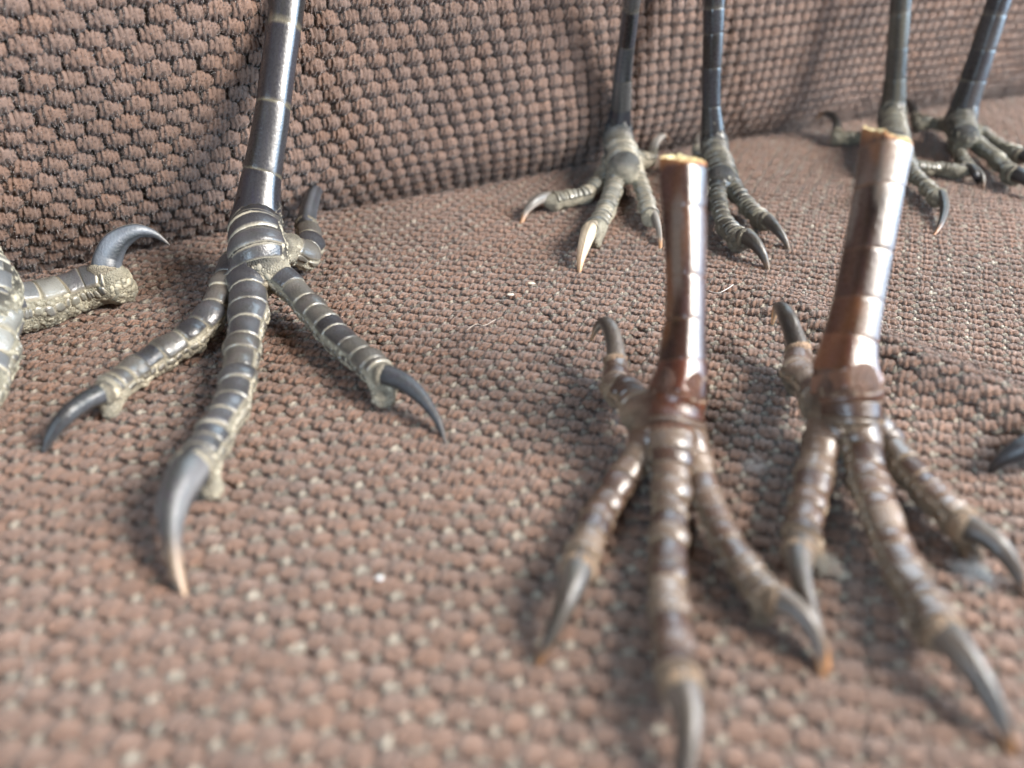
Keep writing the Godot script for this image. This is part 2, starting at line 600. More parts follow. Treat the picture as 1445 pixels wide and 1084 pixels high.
func back_at(x: float, t: float) -> Vector3:
	var c := crease(clampf(x, -420.0, 700.0))
	var n := Vector2(c.y, 1.0).normalized()
	var i := clampi(int(t + 0.0), 0, 298)
	var f := clampf(t - i, 0.0, 1.0)
	var o := lerpf(lean_out[i], lean_out[i + 1], f)
	var y := lerpf(lean_y[i], lean_y[i + 1], f)
	o *= 1.0 + 0.3 * smoothstep(20.0, -220.0, x)
	o += 2.5 * sin(x * 0.017 + 0.8) * smoothstep(0.0, 60.0, t) + 1.2 * sin(x * 0.05 + t * 0.03)
	return Vector3(x + n.x * o, y, -c.x + n.y * o)

func sheet(f: Callable, x0: float, x1: float, y0: float, y1: float, nx: int, ny: int, col: Color) -> ArrayMesh:
	var p := PackedVector3Array()
	var c := PackedColorArray()
	for j in ny:
		for i in nx:
			var q: Vector3 = f.call(lerpf(x0, x1, float(i) / (nx - 1)), lerpf(y0, y1, float(j) / (ny - 1)))
			p.append(q)
			c.append(tint(col, q, 0.8, 0.3))
	return grid_mesh(p, c, ny, nx, false, Vector3.ZERO)

# one tuft of chenille yarn, its strands lying across it, with loose fibres; x along the row, y out of the cloth
func tuft(seed_no: int, ax: float, ay: float, az: float, turns: float, pile: int) -> ArrayMesh:
	rng.seed = seed_no
	var nu := 22
	var nv := 40
	var p := PackedVector3Array()
	var c := PackedColorArray()
	var o := rng.randf() * 100.0
	for i in nu:
		var th := PI * (i + 0.02) / (nu - 0.96)
		for j in nv:
			var ph := TAU * j / nv
			var d := Vector3(cos(th), sin(th) * sin(ph), sin(th) * cos(ph))
			var strand := 1.0 - 2.2 * pow(abs(sin((d.x * turns + d.z * 1.6 + o) * 0.62 + 0.5 * noise.get_noise_2d(d.z * 30.0, o))), 7.0)
			var k := 1.0 + 0.17 * strand * sin(th) + 0.18 * noise.get_noise_3d(d.x * 22.0 + o, d.y * 22.0, d.z * 22.0) + 0.05 * noise.get_noise_3d(d.x * 70.0 + o, d.y * 70.0, d.z * 70.0)
			k *= 1.0 - 0.16 * exp(-pow(d.x / 0.22, 2)) * clampf(d.z, 0.0, 1.0)
			var q := Vector3(d.x * ax, d.y * ay, d.z * az) * k
			p.append(q)
			var v := 1.0 + 0.16 * noise.get_noise_3d(d.x * 40.0 + o, d.y * 40.0, d.z * 40.0)
			c.append(Color(v, v, v))
	var m := grid_mesh(p, c, nu, nv, true, Vector3.ZERO)
	# the pile: short fibres all over, and a few long loose ones
	var a := m.surface_get_arrays(0)
	var pos: PackedVector3Array = a[Mesh.ARRAY_VERTEX]
	var nor: PackedVector3Array = a[Mesh.ARRAY_NORMAL]
	var col: PackedColorArray = a[Mesh.ARRAY_COLOR]
	var idx: PackedInt32Array = a[Mesh.ARRAY_INDEX]
	var n0 := pos.size()
	for k in n0:
		if nor[k].dot(pos[k]) < 0.0:
			nor[k] = -nor[k]
	for h in pile:
		var at := rng.randi() % n0
		var root := pos[at] + Vector3(rng.randf_range(-1, 1), rng.randf_range(-1, 1), rng.randf_range(-1, 1)) * 0.12 * MM
		if root.y < -0.3 * ay * MM:
			continue
		var out := nor[at]
		var side := Vector3(rng.randf_range(-1, 1), rng.randf_range(-0.4, 0.5), rng.randf_range(-1, 1)).normalized()
		var long := rng.randf() < 0.12
		var l := (rng.randf_range(0.7, 1.5) if long else rng.randf_range(0.25, 0.55)) * MM
		var bend := 1.1 if long else 0.55
		var w := side.cross(out).normalized() * (0.03 if long else rng.randf_range(0.05, 0.09)) * MM
		var tone := rng.randf_range(0.7, 1.4)
		var mid := root + (out * 0.6 + side * bend * 0.4) * l * 0.6
		var end := root + (out * 0.75 + side * bend) * l
		var b := pos.size()
		pos.append_array([root - w, root + w, mid - w, mid + w, end])
		for q in 5:
			nor.append((out + side * 0.35).normalized())
			col.append(Color(1, 1, 1) * tone)
		idx.append_array([b, b + 1, b + 2, b + 1, b + 3, b + 2, b + 2, b + 3, b + 4])
	return arrays_mesh(pos, nor, col, idx)

func scatter(parent: Node, meshes: Array, places: Array, colors: Array, called := "yarn_tufts") -> void:
	for v in meshes.size():
		var mm := MultiMesh.new()
		mm.transform_format = MultiMesh.TRANSFORM_3D
		mm.use_colors = true
		mm.mesh = meshes[v]
		var mine := []
		for i in places.size():
			if (i * 7 + i / 5) % meshes.size() == v:
				mine.append(i)
		mm.instance_count = mine.size()
		for k in mine.size():
			mm.set_instance_transform(k, places[mine[k]])
			mm.set_instance_color(k, colors[mine[k]])
		var o := MultiMeshInstance3D.new()
		o.name = numbered(called, parent)
		o.multimesh = mm
		o.material_override = M.yarn
		o.set_meta("kind", "stuff")
		parent.add_child(o, true)

func yarn_color(p: Vector3) -> Color:
	var n := 1.0 + 0.30 * noise.get_noise_3d(p.x * 0.25, p.y * 0.25, p.z * 0.25) + 0.14 * noise.get_noise_3d(p.x * 5.0, p.y * 5.0, p.z * 5.0)
	var w := 0.10 * noise.get_noise_3d(p.x * 3.0 + 50.0, p.y * 3.0, p.z * 3.0)
	return Color(0.183 * n * (1 + w), 0.110 * n, 0.080 * n * (1 - w))

func build_sofa() -> void:
	var sofa := thing("sofa", "brown chenille sofa with its tufted seat and bulging backrest under all the bird feet", "sofa", Vector3.ZERO)
	make_lean()
	var seat := obj("seat_cushion", sheet(func(x, f): return Vector3(x, seat_y(x, -f), -f), -420.0, 700.0, -120.0, 720.0, 190, 150, Color(0.12, 0.07, 0.052)), M.backing, sofa)
	var back := obj("back_cushion", sheet(back_at, -420.0, 700.0, 0.0, 290.0, 170, 80, Color(0.15, 0.13, 0.11)), M.backing, sofa)
	rng.seed = 5
	var places := []
	var colors := []
	var pa := Vector2(5.30, 0.86)          # along a row of tufts, and to the next row (x, z)
	var pb := Vector2(-2.25, 4.71)
	for j in range(-170, 40):
		for i in range(-150, 190):
			var g := pa * i + pb * j + Vector2(0.0, -180.0)
			var wx := 1.0 * noise.get_noise_2d(g.x * 0.5, g.y * 0.5)
			var wz := 1.0 * noise.get_noise_2d(g.x * 0.5 + 90.0, g.y * 0.5)
			var x := g.x + wx + rng.randf_range(-0.18, 0.18)
			var z := g.y + wz + rng.randf_range(-0.18, 0.18)
			if x < -300.0 or x > 560.0 or z > -22.0 or -z > crease(x).x + 14.0 or absf(x) > 150.0 + -z * 0.95:
				continue
			var y := seat_y(x, z)
			var n := Vector3(seat_y(x - 1.0, z) - seat_y(x + 1.0, z), 2.0, seat_y(x, z - 1.0) - seat_y(x, z + 1.0)).normalized()
			var ex := Vector3(pa.x, 0, pa.y).normalized().rotated(Vector3.UP, rng.randf_range(-0.12, 0.12))
			ex = (ex - n * ex.dot(n)).normalized()
			var ez := ex.cross(n)
			var s := rng.randf_range(0.9, 1.12)
			var b := Basis(ex * s, n * s * rng.randf_range(0.85, 1.15), ez * s).rotated(ex, rng.randf_range(-0.34, -0.08))
			places.append(Transform3D(b, (Vector3(x, y, z) + n * 0.5) * MM))
			colors.append(yarn_color(Vector3(x, y, z)))
	var pale_places := []
	var pale_colors := []
	for k in places.size():
		var at: Transform3D = places[k]
		var off := Vector3(0.5 * pa.x + 0.36 * pb.x, 0.0, 0.5 * pa.y + 0.36 * pb.y) * MM
		pale_places.append(Transform3D(at.basis.rotated(at.basis.y.normalized(), 0.25) * rng.randf_range(1.0, 1.5), at.origin + off + at.basis.y * (-0.18 + rng.randf_range(-0.3, 0.15)) * MM))
		var pv := rng.randf_range(0.5, 0.9)
		pale_colors.append(Color(0.36 * pv, 0.315 * pv, 0.255 * pv))
	scatter(seat, [tuft(80, 1.3, 0.6, 0.95, 5.0, 160), tuft(81, 1.4, 0.6, 1.05, 5.0, 160)], pale_places, pale_colors, "backing_stitches")
	var kinds := []
	for v in 5:
		kinds.append(tuft(40 + v, 3.0, 1.05, 2.5, 8.5, 900))
	scatter(seat, kinds, places, colors)
	places = []
	colors = []
	for row in 50:
		var t := 0.5 + row * 5.6
		var xs := []
		for way in [-1.0, 1.0]:
			var along := -150.0
			var first := true
			while along > -400.0 and along < 640.0:
				var p: float = (6.5 + 1.7 * smoothstep(60.0, -260.0, along) + t * lerpf(0.004, 0.014, smoothstep(380.0, -120.0, along))) / 1.16
				if first:
					along += p * ((0.25 if row % 2 == 0 else -0.25) + (1.0 if way > 0.0 else 0.0))
					first = false
				else:
					along += way * p
				xs.append(Vector2(along, p))
		for xp in xs:
			var x: float = xp.x
			var pitch: float = xp.y
			var q := back_at(x + rng.randf_range(-0.4, 0.4), t + rng.randf_range(-0.35, 0.35))
			var ex := (back_at(x + 1.0, t) - back_at(x - 1.0, t)).normalized()
			var ey := (back_at(x, t + 2.0) - back_at(x, t)).normalized()
			var n := ex.cross(ey).normalized()
			ey = n.cross(ex)
			var w := pitch * 1.14 / 7.4
			var s := rng.randf_range(0.92, 1.1)
			var b := Basis(ex * s * w, n * s * 1.1, -ey * s * lerpf(1.0, w, 0.35)).rotated(n, rng.randf_range(-0.16, 0.16))
			places.append(Transform3D(b, (q + n * 1.1) * MM))
			colors.append(yarn_color(q) * Color(0.9, 0.95, 1.0))
	kinds = []
	for v in 5:
		kinds.append(tuft(60 + v, 3.7, 2.1, 3.2, 13.0, 1100))
	scatter(back, kinds, places, colors)

# a loose hair or thread through points in mm
func strand(called: String, label: String, points: Array, col: Color) -> void:
	var base := v3(points[0])
	var o := thing(called, label, "lint", base)
	var P := path(points, 0.5, Vector3(0.1, 0.2, 1).normalized())
	var nu := 40
	var p := PackedVector3Array()
	var c := PackedColorArray()
	for i in nu:
		var f := on_path(P, P.total * i / (nu - 1))
		for j in 5:
			var a := TAU * j / 5
			p.append(f[0] + (f[3] * cos(a) + f[4] * sin(a)) * f[1])
			c.append(col)
	obj("fibre", grid_mesh(p, c, nu, 5, true, base), M.lint, o)

# a bit of fluff: fine tangled fibres
func fluff(label: String, at: Vector4, n: int, col: Color) -> void:
	rng.seed = hash(label)
	var base := v3(at)
	var o := thing("fluff", label, "lint", base)
	var pos := PackedVector3Array()
	var nor := PackedVector3Array()
	var cs := PackedColorArray()
	var idx := PackedInt32Array()
	for i in n:
		var p := Vector3(rng.randf_range(-1, 1), rng.randf_range(0.0, 0.6), rng.randf_range(-1, 1)) * at.w * 0.7
		var d := Vector3(rng.randf_range(-1, 1), rng.randf_range(-0.4, 0.5), rng.randf_range(-1, 1)).normalized()
		var tone := col * rng.randf_range(0.25, 0.65)
		for k in 9:
			var w := d.cross(Vector3(0.1, 1, 0.2)).normalized()
			var h := w.cross(d).normalized()
			var b := pos.size()
			for q in 3:
				var out := w * cos(TAU * q / 3) + h * sin(TAU * q / 3)
				pos.append((p + out * 0.05) * MM)
				nor.append(out)
				cs.append(tone)
			if k > 0:
				for q in 3:
					var e := (q + 1) % 3
					idx.append_array([b - 3 + q, b - 3 + e, b + q, b - 3 + e, b + e, b + q])
			p += d * at.w * 0.13
			d = (d + Vector3(rng.randf_range(-1, 1), rng.randf_range(-0.6, 0.45), rng.randf_range(-1, 1)) * 0.95).normalized()
	obj("fibres", arrays_mesh(pos, nor, cs, idx), M.lint, o)

# a flake of dry skin or dust
func flake(label: String, at: Vector4, col: Color) -> void:
	rng.seed = hash(label)
	var base := v3(at)
	var o := thing("flake", label, "crumb", base)
	var p := PackedVector3Array()
	var c := PackedColorArray()
	for row in [[0.1, 0.25], [0.8, 0.3], [1.0, 0.05], [0.7, -0.15], [0.1, -0.15]]:
		for j in 9:
			var r: float = at.w * row[0] * (1.0 + 0.4 * noise.get_noise_2d(j * 60.0 + at.x * 9.0, at.z))
			p.append(Vector3(cos(TAU * j / 9) * r * 1.3, row[1] * at.w * (1.0 + 0.6 * noise.get_noise_2d(j * 44.0, at.x)), sin(TAU * j / 9) * r * 0.8))
			c.append(col)
	obj("chip", grid_mesh(p, c, 5, 9, true, Vector3.ZERO), M.lint, o)

func build_materials() -> void:
	var cells := FastNoiseLite.new()
	cells.noise_type = FastNoiseLite.TYPE_CELLULAR
	cells.frequency = 0.045
	cells.seed = 3
	cells.cellular_return_type = FastNoiseLite.RETURN_DISTANCE
	var pebbles := NoiseTexture2D.new()
	pebbles.width = 512
	pebbles.height = 512
	pebbles.seamless = true
	pebbles.invert = true
	pebbles.noise = cells
	var fine := FastNoiseLite.new()
	fine.frequency = 0.02
	fine.fractal_octaves = 5
	fine.seed = 8
	var grain := NoiseTexture2D.new()
	grain.width = 512
	grain.height = 512
	grain.seamless = true
	grain.noise = fine
	var ramp := Gradient.new()
	ramp.set_color(0, Color(0.45, 0.45, 0.45))
	ramp.set_color(1, Color(1, 1, 1))
	var wear := NoiseTexture2D.new()
	wear.width = 512
	wear.height = 512
	wear.seamless = true
	wear.noise = fine
	wear.color_ramp = ramp
	var m := func(rough: float, bump: Texture2D, depth: float, scale: float) -> StandardMaterial3D:
		var s := StandardMaterial3D.new()
		s.vertex_color_use_as_albedo = true
		s.roughness = rough
		if bump:
			s.uv1_triplanar = true
			s.uv1_scale = Vector3.ONE * scale
			s.heightmap_enabled = true
			s.heightmap_texture = bump
			s.heightmap_scale = depth
		return s
	M.skin = m.call(0.65, pebbles, 0.16, 75.0)
	M.scute = m.call(0.44, grain, 0.016, 110.0)
	M.scute.roughness_texture = wear
	M.scute.clearcoat_enabled = true
	M.scute.clearcoat = 0.28
	M.scute.clearcoat_roughness = 0.16
	M.horn_skin = m.call(0.5, grain, 0.02, 90.0)
	M.claw = m.call(0.62, grain, 0.02, 90.0)
	M.claw.clearcoat_enabled = true
	M.claw.clearcoat = 0.2
	M.claw.clearcoat_roughness = 0.3
	M.claw.roughness_texture = wear
	M.bone = m.call(0.7, grain, 0.03, 160.0)
	M.yarn = m.call(0.95, null, 0.0, 1.0)
	M.yarn.rim_enabled = true
	M.yarn.rim = 0.5
	M.yarn.rim_tint = 0.5
	M.backing = m.call(0.9, grain, 0.06, 60.0)
	M.shank = m.call(0.4, grain, 0.01, 70.0)
	M.shank.roughness_texture = wear
	M.shank.clearcoat_enabled = true
	M.shank.clearcoat = 0.75
	M.shank.clearcoat_roughness = 0.3
	M.grain = m.call(0.6, null, 0.0, 1.0)
	var p := PackedVector3Array()
	var c := PackedColorArray()
	for row in [[1.0, -0.3], [0.92, 0.35], [0.6, 0.8], [0.05, 1.0]]:
		for j in 8:
			p.append(Vector3(cos(TAU * j / 8) * row[0] * (1.0 + 0.12 * sin(j * 2.6)), row[1], sin(TAU * j / 8) * row[0]))
			c.append(Color(1, 1, 1))
	M.grain_mesh = grid_mesh(p, c, 4, 8, true, Vector3.ZERO)
	M.lint = m.call(0.7, null, 0.0, 1.0)

func _ready() -> void:
	# camera
	var cam := Camera3D.new()
	cam.name = "camera"
	var lens := CameraAttributesPhysical.new()
	lens.frustum_focal_length = 12.0 / tan(deg_to_rad(55.00777 / 2.0))
	lens.frustum_focus_distance = 0.252
	lens.frustum_near = 0.01
	lens.frustum_far = 20.0
	lens.exposure_aperture = 5.2
	cam.attributes = lens
	cam.fov = 55.00777
	cam.near = 0.01
	cam.far = 20.0
	add_child(cam)
	cam.position = Vector3(0, 120.00000 * MM, 0)
	cam.rotation_degrees = Vector3(-34.0, 0, 0)
	cam.current = true
	# the room's dim warm light, and two windows of daylight
	var env := Environment.new()
	env.background_mode = Environment.BG_COLOR
	env.background_color = Color(0.25, 0.18, 0.135).linear_to_srgb()
	env.tonemap_mode = Environment.TONE_MAPPER_LINEAR
	env.tonemap_exposure = 1.09
	env.sdfgi_enabled = true
	env.ssao_enabled = true
	env.ssil_enabled = true
	var we := WorldEnvironment.new()
	we.environment = env
	add_child(we)
	window_light(Vector3(1.05, 0.86, 0.06), Vector2(0.46, 0.54), 5.8, Color(1.0, 0.975, 0.94))
	window_light(Vector3(1.35, 0.34, -0.22), Vector2(0.9, 0.75), 2.2, Color(0.74, 0.88, 1.0))
	window_light(Vector3(-0.5, 0.42, 0.9), Vector2(0.3, 0.8), 1.3, Color(0.80, 0.91, 1.0))
	window_light(Vector3(0.25, 0.95, -1.35), Vector2(1.5, 0.8), 5.4, Color(0.80, 0.92, 1.0))

	noise.seed = 11
	noise.frequency = 0.05
	noise.fractal_octaves = 3
	build_materials()
	build_sofa()
	build_feet()
	build_lint()

func window_light(at: Vector3, size: Vector2, energy: float, color: Color) -> void:
	var l := AreaLight3D.new()
	l.area_size = size
	l.light_energy = energy
	l.light_color = color
	l.area_range = 12.0
	l.area_attenuation = 2.0
	l.shadow_enabled = true
	add_child(l)
	l.look_at_from_position(at, Vector3(0.05, 0.02, -0.3), Vector3.UP)

func build_feet() -> void:
	# the big black foot at left
	foot({
		"cell": 0.90, "base": Vector4(-82.2, -0.7, -222.1, 0.00), 
		"shank": [Vector4(-89.3, 21.0, -244.2, 9.41), Vector4(-88.2, 30.8, -250.3, 7.42), Vector4(-86.3, 40.1, -256.2, 6.54), Vector4(-83.4, 53.6, -264.6, 6.04), Vector4(-81.6, 64.9, -271.8, 5.90), Vector4(-78.2, 83.3, -283.5, 5.89), Vector4(-75.6, 101.7, -295.2, 6.12), Vector4(-72.4, 126.0, -310.8, 6.59)],
		"seams": [0.0, 5.2, 18.8, 42.8, 69.6],
		"hub": [Vector4(-85.3, 22.9, -231.6, 9.46), Vector4(-83.4, 19.8, -225.4, 10.50), Vector4(-82.2, 16.4, -222.1, 9.07)],
		"toes": [
			["outer", [Vector4(-76.4, 14.2, -218.9, 5.32), Vector4(-71.1, 11.7, -215.2, 4.13), Vector4(-63.8, 8.9, -206.8, 4.26), Vector4(-56.7, 7.5, -197.6, 4.14), Vector4(-52.8, 7.0, -191.5, 4.05), Vector4(-46.9, 6.6, -184.5, 3.95), Vector4(-41.0, 7.0, -177.7, 4.04), Vector4(-36.3, 7.5, -171.0, 4.13)],
				[Vector4(-34.3, 9.3, -167.8, 3.28), Vector4(-29.4, 9.2, -164.6, 2.76), Vector4(-25.0, 7.9, -160.9, 2.26), Vector4(-21.3, 5.6, -156.9, 1.58), Vector4(-18.8, 3.1, -153.2, 1.02), Vector4(-16.9, -0.2, -148.4, 0.27)]],
			["middle", [Vector4(-85.5, 15.7, -227.6, 7.12), Vector4(-85.8, 12.8, -217.6, 6.23), Vector4(-81.5, 9.7, -201.7, 5.50), Vector4(-78.4, 7.7, -183.8, 4.86), Vector4(-75.6, 6.6, -169.1, 4.50), Vector4(-73.3, 6.9, -156.4, 4.35), Vector4(-73.2, 7.9, -143.1, 4.35), Vector4(-73.2, 8.5, -132.7, 4.63)],
				[Vector4(-72.7, 10.1, -127.6, 4.82), Vector4(-72.7, 10.5, -122.6, 4.46), Vector4(-72.8, 9.6, -117.3, 3.74), Vector4(-71.7, 7.4, -111.0, 2.68), Vector4(-68.8, 4.5, -103.9, 1.88), Vector4(-65.6, 0.4, -98.5, 0.50)]],
			["inner", [Vector4(-94.0, 13.8, -230.7, 5.06), Vector4(-93.8, 11.3, -217.9, 4.17), Vector4(-93.6, 8.8, -201.1, 4.18), Vector4(-96.6, 7.4, -192.2, 4.27), Vector4(-102.5, 6.2, -184.0, 4.15), Vector4(-106.5, 5.7, -176.3, 3.94), Vector4(-109.2, 6.4, -166.0, 4.06)],
				[Vector4(-109.6, 7.4, -161.5, 3.03), Vector4(-111.6, 7.8, -157.7, 2.69), Vector4(-114.0, 7.4, -152.1, 2.45), Vector4(-116.9, 4.3, -148.0, 1.62), Vector4(-119.2, -0.2, -144.5, 0.36)]],
			["hallux", [Vector4(-79.0, 12.6, -245.1, 5.56), Vector4(-75.0, 8.7, -247.9, 4.37), Vector4(-75.6, 8.7, -257.4, 4.77), Vector4(-78.7, 9.6, -268.0, 4.50)],
				[Vector4(-80.0, 10.9, -272.1, 4.13), Vector4(-81.2, 12.3, -281.9, 3.81), Vector4(-82.0, 13.2, -292.3, 3.48), Vector4(-82.7, 13.2, -302.2, 2.83), Vector4(-82.5, 11.5, -311.4, 1.99), Vector4(-82.7, 7.5, -318.4, 0.78)]],
		],
		"pads": [Vector4(-108.6, 2.5, -161.8, 2.50), Vector4(-35.1, 3.6, -165.6, 2.92), Vector4(-69.8, 3.2, -128.8, 2.48)],
	}, {"skin": Color(0.2, 0.18, 0.14), "pale": Color(0.4, 0.36, 0.275), "shank_back": Color(0.13, 0.11, 0.08), "shank": [Color(0.016, 0.016, 0.02), Color(0.022, 0.022, 0.025)], "seam": Color(0.15, 0.13, 0.09), "toe": [Color(0.048, 0.047, 0.05), Color(0.07, 0.064, 0.058), Color(0.034, 0.034, 0.038), Color(0.09, 0.084, 0.075)], "edge": Color(0.38, 0.34, 0.26), "claw": Color(0.036, 0.038, 0.043), "tip": Color(0.05, 0.042, 0.04), "cuticle": Color(0.24, 0.21, 0.16), "flats": 0.3, "sides": 5.0, "wrap": 1.75, "step": 8.2, "thick": 0.42, "rim": 0.38, "scales": 3.2, "grains": 9.0, "grain_size": 1.0, "fat": 1.0, "pale_claw": Color(0.085, 0.083, 0.085), "pale_tip": Color(0.4, 0.255, 0.15), "chip": 1.0},
		"largest foot, long glossy black shank, middle claw worn pale with a chipped edge", "dried bird feet standing on the sofa")
	# the brown foot in front
	foot({
		"cell": 0.80, "base": Vector4(37.6, -0.1, -139.2, 0.00), "cut": true,
		"shank": [Vector4(39.4, 19.4, -144.9, 7.11), Vector4(40.5, 22.8, -147.7, 6.28), Vector4(41.0, 27.8, -151.9, 5.46), Vector4(41.7, 33.7, -156.7, 4.88), Vector4(42.1, 42.7, -164.1, 4.82), Vector4(42.0, 54.9, -173.8, 5.38), Vector4(41.9, 61.7, -179.2, 5.74)],
		"seams": [0.0, 7.7, 17.5, 28.0, 44.7],
		"hub": [Vector4(39.3, 18.1, -144.4, 6.79), Vector4(38.1, 15.5, -141.7, 7.27), Vector4(37.6, 13.2, -139.2, 5.89)],
		"toes": [
			["inner", [Vector4(32.9, 12.4, -139.0, 5.06), Vector4(30.0, 9.0, -134.0, 3.66), Vector4(24.3, 6.7, -126.6, 3.56), Vector4(18.5, 5.4, -116.8, 3.55), Vector4(14.5, 5.9, -105.8, 3.78)],
				[Vector4(13.0, 7.2, -100.7, 3.38), Vector4(11.1, 7.0, -95.3, 2.73), Vector4(8.8, 5.3, -90.5, 2.00), Vector4(6.3, 2.6, -86.7, 1.39), Vector4(4.2, -1.1, -84.3, 0.46)]],
			["middle", [Vector4(36.8, 14.4, -136.4, 6.28), Vector4(36.4, 11.0, -130.3, 4.87), Vector4(35.3, 8.3, -122.3, 4.33), Vector4(33.1, 6.2, -111.2, 3.89), Vector4(31.2, 5.4, -101.3, 3.63), Vector4(30.0, 5.5, -92.6, 3.65), Vector4(29.3, 6.0, -84.2, 3.72), Vector4(28.8, 6.5, -77.6, 4.05)],
				[Vector4(28.6, 7.5, -74.3, 3.47), Vector4(28.8, 7.2, -69.9, 2.79), Vector4(28.2, 6.0, -65.8, 2.33), Vector4(27.1, 4.0, -61.7, 1.84), Vector4(26.1, 1.7, -58.0, 1.21), Vector4(25.7, -1.0, -55.6, 0.44)]],
			["outer", [Vector4(41.3, 12.2, -138.7, 4.88), Vector4(43.0, 8.8, -132.1, 3.46), Vector4(43.3, 6.9, -122.4, 3.48), Vector4(44.7, 5.7, -111.7, 3.46), Vector4(47.1, 5.3, -102.5, 3.37), Vector4(49.6, 5.7, -95.7, 3.44)],
				[Vector4(50.9, 6.7, -93.8, 2.85), Vector4(53.3, 7.0, -91.3, 2.40), Vector4(55.4, 5.7, -88.4, 1.85), Vector4(56.8, 2.7, -85.0, 1.24), Vector4(57.1, -1.1, -81.5, 0.39)]],
			["hallux", [Vector4(31.6, 12.9, -145.5, 5.38), Vector4(30.0, 10.4, -158.2, 4.44), Vector4(27.6, 9.3, -162.1, 4.15), Vector4(29.0, 9.5, -172.3, 3.54)],
				[Vector4(28.6, 11.1, -173.4, 3.05), Vector4(28.5, 13.4, -177.2, 2.78), Vector4(27.8, 15.7, -181.4, 2.51), Vector4(26.4, 15.9, -185.3, 2.03), Vector4(24.6, 13.7, -186.3, 1.23), Vector4(23.2, 9.4, -186.6, 0.42)]],
		],
		"pads": [Vector4(48.9, 1.6, -94.5, 2.08), Vector4(28.2, 3.3, -164.6, 2.13)],
	}, {"skin": Color(0.17, 0.115, 0.075), "pale": Color(0.235, 0.175, 0.118), "shank_back": Color(0.05, 0.022, 0.014), "shank": [Color(0.1, 0.03, 0.014), Color(0.065, 0.02, 0.012), Color(0.035, 0.013, 0.009), Color(0.03, 0.012, 0.009), Color(0.04, 0.016, 0.012), Color(0.045, 0.018, 0.014)], "seam": Color(0.12, 0.06, 0.03), "toe": [Color(0.08, 0.048, 0.034), Color(0.105, 0.07, 0.051), Color(0.05, 0.028, 0.021), Color(0.13, 0.092, 0.068)], "edge": Color(0.26, 0.19, 0.125), "claw": Color(0.085, 0.066, 0.053), "tip": Color(0.34, 0.16, 0.06), "cuticle": Color(0.28, 0.18, 0.11), "flats": 0.55, "sides": 5.0, "wrap": 2.1, "step": 5.0, "thick": 0.42, "rim": 0.2, "scales": 2.6, "grains": 6.0, "grain_size": 0.7, "fat": 0.88},
		"brown cut-off foot nearest the camera, its middle claw cut by the bottom edge", "dried bird feet standing on the sofa")
